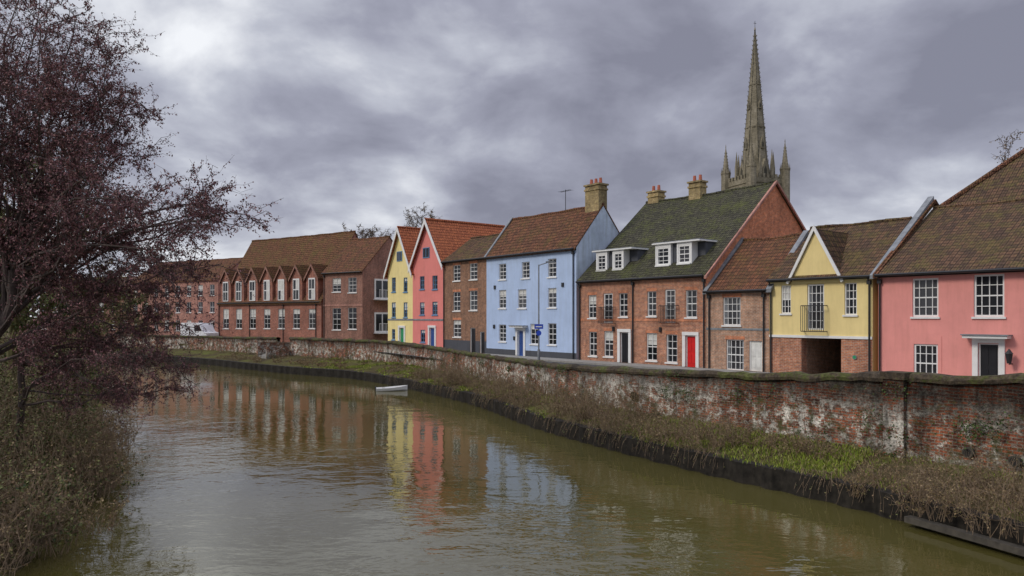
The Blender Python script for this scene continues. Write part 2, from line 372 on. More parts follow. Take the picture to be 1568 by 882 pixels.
    def rail(s,a,b,z0,z1,y=-.25):
        w=s.mb('balcony'); 
        w.box(a,b,y-.02,y+.02,z1-.04,z1,'black'); w.box(a,b,y-.02,y+.02,z0,z0+.04,'black')
        n=int((b-a)/.11)
        for i in range(n+1):
            x=a+(b-a)*i/n; w.box(x-.012,x+.012,y-.012,y+.012,z0+.04,z1-.04,'black')
        for x in (a,b):
            w.box(x-.02,x+.02,y+.02,-.002,z1-.04,z1,'black'); w.box(x-.02,x+.02,y+.02,-.002,z0,z0+.04,'black')
    def op(s,t):
        x0,x1,yt,yb=t[:4]; c=(x0+x1)/2
        return (s.fr.s(x0),s.fr.s(x1),max(s.fr.z(c,yb),G0+.12),s.fr.z(c,yt))
# =============================== blue house
def blue():
    h=House('blue_house',quay(745),882.5); fr=h.fr; ez=9.88; rz=13.0; D=2.65
    W=[(764,775,404,428),(799,811,401,426),(839,852,396,424),(764,775,444,472),(793,806,443,472),(839,852,441,471),(764,775,497,523),(812,825,496,527),(839,852,495,528)]
    ops=[h.op(t) for t in W]; d=h.op((793,802,506,550)); h.wall(G0,ez,ops+[d],'blue',matfn=(G0+.55,'plinth'))
    for o in ops: h.window(*o,cols=2,rows=4)
    h.door(*d,'doorblue',canopy=True); h.gables(ez,rz,D,'bluelt'); h.roof(ez,rz,D,'roofbrown',ov=.03)
    h.gutter(ez,[h.W-.25],x1=h.W)
    h.chimney(h.W-.75,2.65,12.0,14.5,1.4,.85,3)
    w=h.mb('roof')
    w.prism([(-.1,-.25,ez-.2),(.12,-.25,ez-.2),(.12,D,rz+.2),(-.1,D,rz+.2)],(0,0,.12),'lead')
    a=h.mb('aerial'); x=h.W*.62; a.tube((x,2.65,13),(x,2.65,14.7),.025,'black'); a.tube((x-.6,2.65,14.6),(x+.6,2.65,14.6),.015,'black')
    for i in range(7): a.tube((x-.6+.2*i,2.4,14.6),(x-.6+.2*i,2.9,14.6),.01,'black',n=4)
    l=h.mb('details'); 
    for px,py in ((757,500),(758,440),(862,436),(788,518)):
        o=fr.s(px); z=fr.z(px,py); l.box(o-.12,o+.12,-.06,-.003,z-.15,z+.15,'black')
    h.done()
blue()
# =============================== long brick house with mossy roof
def green():
    h=House('brick_house',quay(887),1081); fr=h.fr; ez=7.52; rz=13.5; D=7.0
    up=[(901,913,452,487),(948,961,449,485),(991,1005,446,484),(1050,1067,444,486)]; fre=[(924,938,449,494),(1018,1034,443,494)]
    lo=[(902,914,508,545),(925,939,507,546),(990,1006,510,552),(1020,1037,512,555)]
    a=[h.op(t) for t in up]; f=[h.op(t) for t in fre]; l=[h.op(t) for t in lo]; d1=h.op((950,963,509,562)); d2=h.op((1050,1066,514,570))
    h.wall(G0,ez,a+f+l+[d1,d2],'brickH')
    for o in a+l: h.window(*o,cols=2,rows=4,lintel='brickG')
    for o in f:
        h.window(*o,cols=2,rows=5,sill=False,blind=False,fr=.09); h.rail(o[0]-.25,o[1]+.25,o[2]-.05,o[2]+1.05)
    h.door(*d1,'doorblack'); h.door(*d2,'doorred',canopy=False)
    h.gables(ez,rz,D,'brickG'); h.roof(ez,rz,D,'roofgreen',sag=.12); h.gutter(ez,[.12,h.W*.5-.3,h.W-.1])
    w=h.mb('walls'); w.box(0,h.W,-.03,-.003,4.72,4.86,'brickG')
    h.chimney(fr.s(1068,7),7,12.9,14.4,1.0,.7,2); h.chimney(.7,7.2,12.6,14.25,1.0,.75,2)
    for (x0,x1,wins) in ((911,964,[(916,929,390,414),(941,954,387,412)]),(1003,1067,[(1007,1026,379,406),(1040,1058,375,403)])):
        D0=.75; A=fr.s(x0,D0); B=fr.s(x1,D0); m=h.mb('dormers'); cz=(x0+x1)/2
        zt=fr.z(wins[0][0],wins[0][2]-4,D0); zb=fr.z(wins[0][0],wins[0][3]+4,D0)-.25
        yb=D0+(zt-zb)/h.sl+.8
        ops=[(fr.s(t[0],D0),fr.s(t[1],D0),fr.z((t[0]+t[1])/2,t[3],D0),fr.z((t[0]+t[1])/2,t[2],D0)) for t in wins]
        for o in ops:
            h.window(*o,y=D0-.12,cols=2,rows=4,blind=False,fr=.09)
            m.box(o[0]-.12,o[0]-.002,D0-.08,yb,o[2]-.15,zt,'white'); m.box(o[1]+.002,o[1]+.12,D0-.08,yb,o[2]-.15,zt,'white')
            m.box(o[0],o[1],D0-.07,D0,o[3]+.002,zt,'white')
            m.poly([(o[0],D0+.1,o[2]),(o[1],D0+.1,o[2]),(o[1],D0+.1,o[3]),(o[0],D0+.1,o[3])],'glass')
        m.box(ops[0][1]+.122,ops[1][0]-.122,D0+.12,yb,zb,zt,'plinth')
        m.box(ops[1][1]+.122,B+.25,D0+.5,yb,zb,zt,'plinth')
        m.box(A-.1,B+.35,D0-.2,yb,zt+.002,zt+.08,'white'); m.box(A-.05,B+.3,D0-.15,yb+.1,zt+.083,zt+.13,'lead')
    b=h.mb('details')
    for px in (940,1012): 
        o=fr.s(px); b.box(o-.07,o+.07,-.12,-.004,4.05,4.35,'black')
    r=h.mb('roof')
    r.prism([(h.W+.05,-.25,ez-.33),(h.W+.2,-.25,ez-.33),(h.W+.2,D,rz+.02),(h.W+.05,D,rz+.02)],(0,0,.17),'brickA')
    r.prism([(h.W+.05,D,rz+.02),(h.W+.2,D,rz+.02),(h.W+.2,2*D,ez+.05),(h.W+.05,2*D,ez+.05)],(0,0,.17),'brickA')
    h.done()
green()
# =============================== brown brick house
def brown():
    h=House('brown_brick_house',quay(679),745); ez=9.88; rz=12.0; D=3.0
    W=[(694,705,406,430),(719,731,403,428),(694,705,447,476),(719,731,445,475),(694,706,490,516)]
    ops=[h.op(t) for t in W]; d=h.op((720,728,502,541)); d2=h.op((735,742,508,542))
    h.wall(G0,ez,ops+[d,d2],'brickF',matfn=(G0+1.1,'plinth'))
    for o in ops: h.window(*o,cols=2,rows=4,lintel='brickG')
    h.door(*d,'doorblack',surround=False); h.door(*d2,'doorblack',surround=False)
    h.gables(ez,rz,D,'brickF'); h.roof(ez,rz,D,'roofdark',ov=0); h.gutter(ez,[.15]); h.done()
brown()
def gablehouse(name,xl,xr,ez,az,wallm,trim,W,attic,door,dm,depth,roofm):
    h=House(name,quay(xl),xr); ops=[h.op(t) for t in W]; d=h.op(door); h.wall(G0,ez,ops+[d],wallm); w=h.mb('walls'); m=h.W/2
    w.poly([(0,0,ez),(h.W,0,ez),(m,0,az)],wallm); w.poly([(0,0,G0),(0,depth,G0),(0,depth,ez),(0,0,ez)],wallm); w.poly([(h.W,0,G0),(h.W,depth,G0),(h.W,depth,ez),(h.W,0,ez)],wallm)
    w.poly([(0,depth,G0),(h.W,depth,G0),(h.W,depth,ez),(m,depth,az),(0,depth,ez)],wallm)
    for o in ops: h.window(*o,cols=2,rows=3,frame=trim,sill=trim)
    if attic:
        o=h.op(attic); b=h.mb('windows'); b.box(o[0],o[1],-.05,-.004,o[2],o[3],trim); b.poly([(o[0]+.07,-.055,o[2]+.07),(o[1]-.07,-.055,o[2]+.07),(o[1]-.07,-.055,o[3]-.07),(o[0]+.07,-.055,o[3]-.07)],'glass')
        b.box((o[0]+o[1])/2-.03,(o[0]+o[1])/2+.03,-.065,-.056,o[2]+.07,o[3]-.07,trim)
    h.door(*d,dm,surround=True)
    sl=(az-ez)/m; ov=.28
    h.slab([(-ov,-.3,ez-ov*sl),(m,-.3,az),(m,depth,az),(-ov,depth,ez-ov*sl)],roofm); h.slab([(m,-.3,az),(h.W+ov,-.3,ez-ov*sl),(h.W+ov,depth,ez-ov*sl),(m,depth,az)],roofm)
    r=h.mb('roof'); r.tube((m,-.3,az+.12),(m,depth,az+.12),.12,roofm,n=6)
    t=h.mb('bargeboards'); th=.36
    t.prism([(-ov-.02,-.36,ez-ov*sl-th+.1),(m,-.36,az-th+.05),(m,-.36,az+.16),(-ov-.02,-.36,ez-ov*sl+.14)],(0,.055,0),'white')
    t.prism([(h.W+ov+.02,-.362,ez-ov*sl-th+.1),(m,-.362,az-th+.05),(m,-.362,az+.16),(h.W+ov+.02,-.362,ez-ov*sl+.14)],(0,.055,0),'white')
    h.mb('details').box(0,h.W,-.04,-.003,G0+2.75,G0+2.9,'lead')
    h.done()
gablehouse('red_gabled_house',632,679,9.75,13.75,'red','trimblue',[(643,650,423,443),(662,670,422,443),(643,650,463,482),(662,670,462,482),(644,651,505,524)],(648,658,379,395),(658,666,502,534),'doorblue',8.8,'roofred')
gablehouse('yellow_gabled_house',594,632,9.35,13.5,'yellow','trimblue',[(600,606,425,447),(618,624,425,447),(600,606,463,486),(618,624,463,486),(600,605,504,520)],(608,616,385,400),(612,619,502,528),'doorgreen',8.8,'roofred')
# =============================== small brick house
def small():
    h=House('small_brick_house',quay(1081.5),1178); ez=6.55; rz=9.55; D=3.4
    a=h.op((1107,1134,455,498)); l=h.op((1112,1139,520,568)); d=h.op((1147,1167,522,574))
    h.wall(G0,ez,[a,l,d],'brickI'); h.window(*a,cols=4,rows=4,lintel='brickG'); h.window(*l,cols=4,rows=4,lintel='brickG'); h.door(*d,'doorwhite',surround=False)
    h.gables(ez,rz,D,'brickI'); h.roof(ez,rz,D,'roofbrown',ov=0); h.gutter(ez,[.25,h.W-.3])
    h.mb('walls').box(0,h.W,-.03,-.003,4.25,4.36,'lead')
    r=h.mb('roof')
    r.prism([(h.W-.02,-.3,ez-.25),(h.W+.28,-.3,ez-.25),(h.W+.28,D,rz+.12),(h.W-.02,D,rz+.12)],(0,0,.2),'lead')
    r.prism([(-.05,-.3,ez-.25),(.2,-.3,ez-.25),(.2,D,rz+.1),(-.05,D,rz+.1)],(0,0,.16),'lead')
    h.done()
small()
# =============================== cream house with carriage arch
def cream():
    h=House('cream_house',quay(1178.5),1336); fr=h.fr; ez=7.05; rz=9.95; D=4.1
    W=[(1196,1211,437,480),(1293,1312,433,482)]; ops=[h.op(t) for t in W]; f=h.op((1236,1262,435,505)); g=list(h.op((1227,1288,517,590)));g[2]=G0
    sp=fr.z(1255,516)
    h.wall(sp,ez,ops+[f],'yellow2'); h.wall(G0,sp,[tuple(g[:3])+(sp-.02,)],'brickH',rev=.5)
    for o in ops: h.window(*o,cols=3,rows=4)
    h.window(*f,cols=4,rows=5,sill=False,blind=False,fr=.08); h.rail(f[0]-.15,f[1]+.15,f[2]-.1,f[2]+1.25,-.35)
    w=h.mb('walls'); w.box(0,h.W,-.06,-.003,sp-.06,sp+.07,'white')
    w.poly([(g[0],.5,G0),(g[0],7,G0),(g[0],7,sp),(g[0],.5,sp)],'brickI'); w.poly([(g[1],.5,G0),(g[1],7,G0),(g[1],7,sp),(g[1],.5,sp)],'brickI')
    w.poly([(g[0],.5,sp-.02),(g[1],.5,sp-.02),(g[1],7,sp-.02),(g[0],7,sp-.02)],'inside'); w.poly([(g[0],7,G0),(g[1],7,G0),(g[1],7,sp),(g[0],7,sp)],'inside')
    h.gables(ez,rz,D,'yellow2'); h.roof(ez,rz,D,'roofdark',ov=0); h.gutter(ez,[.12,h.W-.12],x1=h.W)
    m=(f[0]+f[1])/2; hw=1.28; az=9.35; gz=7.2; r=h.mb('gablet')
    r.poly([(m-hw,-.06,ez-.35),(m+hw,-.06,ez-.35),(m+hw*.98,-.06,gz),(m,-.06,az),(m-hw*.98,-.06,gz)],'yellow2')
    for sg in (-1,1):
        x=m+sg*(hw+.15); zz=ez-.35
        r.prism([(x,-.2,zz),(m,-.2,az+.02),(m,-.2,az+.3),(x+sg*.12,-.2,zz+.06)],(0,.08,0),'white')
        h.slab([(x,-.12,zz),(m,-.12,az),(m,D*.85,az),(x,1.2,zz)],'roofdark')
    o=h.mb('plaque'); x=fr.s(1309); z=fr.z(1309,547); o.tube((x,-.05,z),(x,-.003,z),.11,'lead',n=20); o.tube((x,-.055,z),(x,-.05,z),.08,'doorgreen',n=20)
    h.mb('roof').prism([(h.W-.0,-.3,ez-.25),(h.W+.3,-.3,ez-.25),(h.W+.3,D+1.9,rz+1.2),(h.W-.0,D+1.9,rz+1.2)],(0,0,.18),'lead')
    h.done()
cream()
# =============================== pink house
def pink():
    h=House('pink_house',quay(1345),1720); fr=h.fr; ez=7.07; rz=10.6; D=6.0
    up=[(1397,1437,426,485),(1491,1538,420,485)]; lo=[(1399,1436,527,588)]
    a=[h.op(t) for t in up]; l=[h.op(t) for t in lo]; 
    d=h.op((1498,1530,526,590)); 
    ex=[(a[1][0]+3.9,a[1][1]+3.9,a[1][2],a[1][3])]
    h.wall(G0,ez,a+l+ex+[d],'pink')
    for o in a+l+ex: h.window(*o,cols=4,rows=4,fr=.08,blind=False)
    h.door(*d,'doorblack',canopy=True)
    h.gables(ez,rz,D,'brickG'); h.roof(ez,rz,D,'roofdark',ov=0,sag=.1,over=.3); h.gutter(ez,[.1,h.W-.2],over=.38)
    w=h.mb('roof')
    w.prism([(-.1,-.35,ez-.25),(.12,-.35,ez-.25),(.12,D,rz+.35),(-.1,D,rz+.35)],(0,0,.2),'roofbrown')
    w.prism([(-.1,D,rz+.35),(.12,D,rz+.35),(.12,2*D,ez),(-.1,2*D,ez)],(0,0,.2),'roofbrown')
    c=h.mb('lantern'); x=fr.s(1550); z=fr.z(1550,548)
    c.tube((x,-.35,z-.22),(x,-.35,z+.18),.09,'black',.15,n=6); c.tube((x,-.35,z+.18),(x,-.35,z+.38),.17,'black',.02,n=6); c.box(x-.02,x+.02,-.35,0,z-.27,z-.23,'black')
    p=h.mb('details'); p.box(fr.s(1438),fr.s(1442),-.02,-.003,G0,fr.z(1440,515),'pink')
    b=h.mb('rear_wing'); y0=7; y1=17; x0=fr.s(1436,7); xr=fr.s(1600,12); x1=xr+14; e2=10.5; r2=fr.z(1600,212,12)
    b.poly([(x0,y0,G0),(x1,y0,G0),(x1,y0,e2),(x0,y0,e2)],'brickG'); b.poly([(x0,y0,G0),(x0,y1,G0),(x0,y1,e2),(x0,y0,e2)],'brickG')
    b.poly([(x0-.2,y0-.2,e2),(x1,y0-.2,e2),(x1,12,r2),(xr,12,r2)],'roofdark'); b.poly([(x0-.2,y0-.2,e2),(xr,12,r2),(x0-.2,y1,e2)],'roofdark')
    b.poly([(x0-.2,y1,e2),(xr,12,r2),(x1,12,r2),(x1,y1,e2)],'roofdark')
    b.tube((x0-.2,y0-.2,e2+.08),(xr,12,r2+.08),.13,'roofbrown',n=6)
    h.done()
pink()
# =============================== far left terraces
frC=Fr(495,85.6,.82,-.57)
def houseC():
    h=House('brick_end_house',frC,555); ez=10.1; rz=14.2; D=4.2
    W=[(509,522,426,447),(533,546,425,448),(509,522,472,505),(533,546,471,504)]
    ops=[h.op(t) for t in W]; h.wall(G0,ez,ops,'brickC')
    for o in ops: h.window(*o,cols=2,rows=4,blind=R()<.5)
    h.gables(ez,rz,D,'brickC'); h.roof(ez,rz,D,'roofbrown',sag=.1); h.gutter(ez,[.2],mat='black'); h.mb('walls').box(0,h.W,-.04,-.003,6.2,6.4,'brickA')
    w=h.mb('side_balconies')
    for z in (3.2,7.0):
        w.box(h.W+.003,h.W+.08,1.8,4.2,z,z+2.3,'white'); w.box(h.W+.083,h.W+.1,2.0,2.9,z+.2,z+2.1,'glass'); w.box(h.W+.083,h.W+.1,3.1,4.0,z+.2,z+2.1,'glass')
        w.box(h.W+.003,h.W+.9,1.7,4.3,z-.12,z-.0,'white')
        for i in range(12):
            y=1.75+2.5*i/11; w.box(h.W+.85,h.W+.88,y,y+.03,z,z+1,'white')
        w.box(h.W+.84,h.W+.89,1.75,4.3,z+1,z+1.05,'white')
    h.done()
houseC()
frB=Fr(335,97.2,.82,-.57)
def terr():
    h=House('brick_terrace',frB,492); fr=frB; ez=7.45; rz=15.3; D=5.2
    cs=[346,366,387,409,431,454,478]; lo=[];up=[]
    for c in cs:
        u=fr.s(c); lo.append((u-.62,u+.62,fr.z(c,503),fr.z(c,473))); up.append((u-.58,u+.58,7.0,9.55))
    h.wall(G0,ez-.6,lo,'brickB'); w=h.mb('walls'); w.box(0,h.W,-.06,-.003,ez-1.0,ez-.75,'brickA')
    for o in lo: h.window(*o,cols=2,rows=4,blind=True)
    h.roof(ez-.6,rz,D,'roofB',ov=.1,sag=.05); h.gables(ez-.6,rz,D,'brickB')
    g=h.mb('gablets')
    for o in up:
        m=(o[0]+o[1])/2; hw=1.05; ze=9.7; az=11.1
        g.poly([(m-hw,-.02,ez-.6),(m+hw,-.02,ez-.6),(m+hw,-.02,ze),(m,-.02,az),(m-hw,-.02,ze)],'brickB')
        b=h.mb('windows'); b.box(o[0],o[1],-.08,-.025,o[2],o[3],'white')
        for i in range(2):
            for j in range(2):
                xa=o[0]+.1+i*(o[1]-o[0]-.15)/2; za=o[2]+.1+j*1.2
                b.poly([(xa,-.085,za),(xa+.43,-.085,za),(xa+.43,-.085,za+1.08),(xa,-.085,za+1.08)],'blind' if R()<.35 else 'glass')
        for sg in (-1,1):
            x=m+sg*(hw+.2); zz=ze-.35
            g.poly([(m+sg*hw,-.02,ez-.6),(m+sg*hw,3.6,ez-.6),(m+sg*hw,3.6,ze),(m+sg*hw,-.02,ze)],'brickB')
            h.slab([(x,-.2,zz),(m,-.2,az),(m,3.3,az),(x,2.4,zz)],'roofB')
            g.prism([(x,-.25,zz-.2),(m,-.25,az-.22),(m,-.25,az+.12),(x,-.25,zz+.12)],(0,.045,0),'brickC')
    h.gutter(ez-.6,[.2,h.W*.33,h.W*.66,h.W-.9]); h.done()
terr()
def far():
    fr=Fr(200,113,.86,-.5); h=House('pink_brick_block',fr,334); 
    ez=10.2; ops=[]
    n=8
    for i in range(n):
        u=h.W*(i+.5)/n
        for z in (3.0,5.6,8.0): ops.append((u-.5,u+.5,z,z+1.5))
    h.wall(G0,ez,ops,'brickA')
    for o in ops: h.window(*o,cols=2,rows=2,blind=R()<.6)
    h.gables(ez,13.4,4.5,'brickA'); h.roof(ez,13.4,4.5,'roofbrown'); h.done()
    h=House('grey_brick_house',Fr(60,122,.95,-.3),200); ops=[]
    for i in range(8):
        u=h.W*(i+.5)/8
        for z in (3.0,5.8): ops.append((u-.5,u+.5,z,z+1.5))
    h.wall(G0,8,ops,'brickC')
    for o in ops: h.window(*o,cols=2,rows=2,blind=R()<.6)
    h.gables(8,11.5,4.5,'brickC'); h.roof(8,11.5,4.5,'roofdark'); h.done()
far()
# =============================== cathedral
def cathedral():
    e=empty('cathedral',((1156-CX)/F*240,240,0),math.radians(20)); t=MB(); s=MB(); p=MB()
    hb=6.5; top=49.0
    t.box(-hb,hb,-hb,hb,0,top,'stone'); t.box(-hb-.25,hb+.25,-hb-.25,hb+.25,top-1.6,top-1.2,'stone')
    for k in range(4):
        ca,sa=[(1,0),(0,1),(-1,0),(0,-1)][k]
        def P(u,n,z): return (ca*u+sa*n, sa*u-ca*n, z)
        for i in range(7):
            u=-4.8+i*1.6
            for (z0,z1) in ((41.5,46.5),(33,39)):
                t.poly([P(u-.45,hb+.02,z0),P(u+.45,hb+.02,z0),P(u+.45,hb+.02,z1-.6),P(u,hb+.02,z1),P(u-.45,hb+.02,z1-.6)],'stonedk')
            q=[P(u-.4,hb+.05,top),P(u+.4,hb+.05,top),P(u+.4,hb+.05,top+1.3),P(u-.4,hb+.05,top+1.3)]
            off=Vector(P(0,-.6,0)); s.prism(q,off,'stone')
    for sx in (-1,1):
        for sy in (-1,1):
            x=sx*hb;y=sy*hb
            p.tube((x,y,0),(x,y,52.0),1.5,'stone',n=8); p.tube((x,y,52.0),(x,y,52.4),1.65,'stone',n=8)
            p.tube((x,y,52.4),(x,y,61.0),1.1,'stone',.05,n=8)
            for i in range(8):
                a=i*math.pi/4; r=1.4; p.tube((x+r*math.cos(a),y+r*math.sin(a),51.5),(x+r*math.cos(a),y+r*math.sin(a),54),.2,'stone',.02,n=4)
                for j in range(7):
                    f=j/8; rr=1.0*(1-f)+.12; z=52.8+8*f
                    if i%2==0: p.tube((x+rr*math.cos(a),y+rr*math.sin(a),z),(x+(rr+.15)*math.cos(a),y+(rr+.15)*math.sin(a),z+.25),.1,'stone',n=4)
            p.tube((x,y,60.8),(x,y,61.8),.16,'stone',.03,n=4)
    b0=4.6; zb=48.0; zt=98.5; n=8
    def rad(z): return b0*(zt-z)/(zt-zb)+.12
    for i in range(n):
        a0=math.pi/8+i*math.pi/4; a1=a0+math.pi/4
        for j in range(30):
            z0=zb+(zt-zb)*j/30; z1=zb+(zt-zb)*(j+1)/30
            s.poly([(rad(z0)*math.cos(a0),rad(z0)*math.sin(a0),z0),(rad(z0)*math.cos(a1),rad(z0)*math.sin(a1),z0),(rad(z1)*math.cos(a1),rad(z1)*math.sin(a1),z1),(rad(z1)*math.cos(a0),rad(z1)*math.sin(a0),z1)],'stone')
        s.tube((b0*math.cos(a0),b0*math.sin(a0),zb),(.1*math.cos(a0),.1*math.sin(a0),zt),.2,'stonedk',.06,n=5)
        z=zb+6
        while z<zt-1.5:
            r=rad(z)+.1; s.tube((r*math.cos(a0),r*math.sin(a0),z),((r+.25)*math.cos(a0),(r+.25)*math.sin(a0),z+.35),.12,'stone',.06,n=4); z+=1.5
    for z in (66,80): s.tube((0,0,z),(0,0,z+.4),rad(z)+.12,'stone',n=8)
    for (z,w,hh,d) in ((49,1.1,6.5,.9),(59,.7,3.6,.5),(72,.55,2.8,.4)):
        for i in range(4):
            a=i*math.pi/2; c_,s_=math.cos(a),math.sin(a); r=rad(z)*.93+d
            def Q(u,o,zz): return (c_*(r+o)-s_*u, s_*(r+o)+c_*u, zz)
            q=[Q(-w,0,z),Q(w,0,z),Q(w,0,z+hh*.5),Q(0,0,z+hh),Q(-w,0,z+hh*.5)]
            s.prism(q,Vector((-c_*(d+1.2),-s_*(d+1.2),0)),'stone')
            s.poly([Q(-w*.5,.02,z+.4),Q(w*.5,.02,z+.4),Q(w*.5,.02,z+hh*.45),Q(0,.02,z+hh*.65),Q(-w*.5,.02,z+hh*.45)],'stonedk')
            s.tube(Q(0,0,z+hh-.2),Q(0,0,z+hh+1.4),.16,'stone',.03,n=4)
    for i in range(8):
        a=math.pi/8+i*math.pi/4; x=5.9*math.cos(a); y=5.9*math.sin(a)
        s.tube((x,y,46),(x,y,53.5),.6,'stone',n=6); s.tube((x,y,53.5),(x,y,58.5),.55,'stone',.04,n=6)
    s.tube((0,0,98.3),(0,0,101),.07,'black',n=5); s.tube((0,0,98),(0,0,98.9),.3,'stone',.15,n=8); s.box(-.5,.5,-.04,.04,100.2,100.32,'black')
    t.box(-hb-40,-hb,-6,6,0,24,'stone')
    t.build('tower',e); s.build('spire',e); p.build('pinnacles',e)
cathedral()
# =============================== river banks and wall
def cr(p0,p1,p2,p3,t):
    return tuple(.5*((2*b)+(-a+c)*t+(2*a-5*b+4*c-d)*t*t+(-a+3*b-3*c+d)*t**3) for a,b,c,d in zip(p0,p1,p2,p3))
S=[((18.5,10.5,3.7),(14.5,7)),((14.6,15.6,3.55),(11.9,12.5)),((13,18,3.45),(10.7,15.5)),((11.8,19.9,3.33),(9.7,17.8)),((10.6,21.7,3.24),(8.5,20.0)),((8.2,25.7,2.96),(5.7,24.3)),
   ((3,34,2.66),(1.3,32.6)),((-.94,44.4,2.53),(-2.9,43.4)),((-10,63,2.78),(-11.6,58)),((-17.8,71,2.8),(-19.4,64.6)),((-21.8,75,2.81),(-25,70)),((-31,83,2.65),(-33,78)),((-44,93,2.6),(-46,87)),((-75,108,2.6),(-75,101)),((-160,125,2.6),(-160,117)),((-300,140,2.6),(-300,130))]
flat=[(a[0],a[1],a[2],b[0],b[1]) for a,b in S]
st=[]
for i in range(len(flat)-1):
    p0=flat[max(i-1,0)];p3=flat[min(i+2,len(flat)-1)]
    k=max(4,int(math.hypot(flat[i+1][0]-flat[i][0],flat[i+1][1]-flat[i][1])/.45)) if i<11 else 12
    for j in range(k): st.append(cr(p0,flat[i],flat[i+1],p3,j/k))
st.append(flat[-1])
arc=[0]
for i in range(1,len(st)): arc.append(arc[-1]+math.hypot(st[i][0]-st[i-1][0],st[i][1]-st[i-1][1]))
def nrm(i):
    a=st[max(i-1,0)];b=st[min(i+1,len(st)-1)]; dx,dy=b[0]-a[0],b[1]-a[1]; l=math.hypot(dx,dy); return (-dy/l,dx/l)
WB=.95
def river_wall():
    w=MB(); rows=8
    n0=nrm(20); a=st[20]; sg=1 if (n0[0]*(a[3]-a[0])+n0[1]*(a[4]-a[1]))>0 else -1
    end=len(st)-30
    gap=[i for i in range(len(st)) if -24.6<st[i][0]<-22.6 and st[i][1]>70]
    def P(i,j):
        s=st[i]; n=nrm(i); z=WB-.3+(s[2]-.1-WB+.3)*j/rows
        batter=.10*(1-j/rows)
        d=.09*noise.noise(Vector((arc[i]*.6,z*1.1,3)))+.05*noise.noise(Vector((arc[i]*2.5,z*3,9)))+batter
        return (s[0]+sg*n[0]*d,s[1]+sg*n[1]*d,z)
    for i in range(end-1):
        if i in gap: continue
        for j in range(rows):
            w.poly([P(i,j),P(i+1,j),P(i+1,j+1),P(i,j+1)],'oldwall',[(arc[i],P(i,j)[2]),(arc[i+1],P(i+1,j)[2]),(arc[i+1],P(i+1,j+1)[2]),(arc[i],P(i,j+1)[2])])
        A,B=i,i+1
        s0,s1=st[A],st[B];n0_,n1_=nrm(A),nrm(B); 
        def C(s,n,o,z,k): 
            o2=o+.04*noise.noise(Vector((arc[k]*1.7,o,1))); z2=z+.09*noise.noise(Vector((arc[k]*1.1,5,o)))+.07*noise.noise(Vector((arc[k]*4,5,o)));return (s[0]+sg*n[0]*o2,s[1]+sg*n[1]*o2,z2)
        prof=[(.07,-.12),(.09,-.02),(.02,.09),(-.17,.12),(-.36,.09),(-.43,-.02),(-.40,-.12)]
        for q in range(len(prof)-1):
            (o0,z0),(o1,z1)=prof[q],prof[q+1]
            w.poly([C(s0,n0_,o0,s0[2]+z0,A),C(s1,n1_,o0,s1[2]+z0,B),C(s1,n1_,o1,s1[2]+z1,B),C(s0,n0_,o1,s0[2]+z1,A)],'coping')
        w.poly([C(s0,n0_,-.36,G0-.2,A),C(s1,n1_,-.36,G0-.2,B),C(s1,n1_,-.36,s1[2]-.1,B),C(s0,n0_,-.36,s0[2]-.1,A)],'oldwall')
    for (X,Y) in ((11.0,21.1),(13.2,17.7)):
        i=min(range(len(st)),key=lambda k:math.hypot(st[k][0]-X,st[k][1]-Y)); s=st[i]; n=nrm(i); tx=(n[1],-n[0])
        c=[(s[0]+sg*n[0]*o+tx[0]*q,s[1]+sg*n[1]*o+tx[1]*q) for o,q in ((-.3,-.3),(.2,-.3),(.2,.3),(-.3,.3))]
        w.prism([(x,y,WB-.3) for x,y in c],(0,0,s[2]-WB+.25),'oldwall'); 
        c=[(s[0]+sg*n[0]*o+tx[0]*q,s[1]+sg*n[1]*o+tx[1]*q) for o,q in ((-.4,-.36),(.26,-.36),(.26,.36),(-.4,.36))]
        w.prism([(x,y,s[2]-.05) for x,y in c],(0,0,.2),'coping')
    w.build('river_wall')
    d=MB()
    for (X,Y,z) in ((12.1,19.4,1.45),(12.6,18.6,1.4)):
        i=min(range(len(st)),key=lambda k:math.hypot(st[k][0]-X,st[k][1]-Y)); s=st[i]; n=nrm(i)
        a=Vector((s[0]+sg*n[0]*.1,s[1]+sg*n[1]*.1,z)); o=Vector((sg*n[0],sg*n[1],0)); 
        d.tube(a,a+o*.12,.14,'stonedk',n=16); d.tube(a,a+o*.125,.10,'inside',n=16)
    d.build('drain_pipes')
    p=MB(); PT=.62
    L_=[]; 
    for i in range(len(st)-1):
        a=st[i];b=st[i+1]; ln=math.hypot(b[3]-a[3],b[4]-a[4]); k=max(1,int(ln/.22)) if i<len(st)-60 else 1
        for j in range(k): L_.append((a[3]+(b[3]-a[3])*j/k,a[4]+(b[4]-a[4])*j/k))
    for i in range(len(L_)-1):
        (x0,y0),(x1,y1)=L_[i],L_[i+1]; l=math.hypot(x1-x0,y1-y0)+1e-6; nx,ny=(-(y1-y0)/l,(x1-x0)/l)
        o0=.12 if (i//2)%2 else 0; o1=.12 if ((i+1)//2)%2 else 0
        A=(x0+nx*o0,y0+ny*o0);B=(x1+nx*o1,y1+ny*o1)
        p.poly([(A[0],A[1],-.8),(B[0],B[1],-.8),(B[0],B[1],PT),(A[0],A[1],PT)],'piling')
        p.poly([(A[0],A[1],PT),(B[0],B[1],PT),(x1-nx*.25*1,y1-ny*.25,PT+.02),(x0-nx*.25,y0-ny*.25,PT+.02)],'piling')
    p.build('sheet_piling')
    q=MB(); pts=[s for s in st if 12.5<s[4]<18.0]
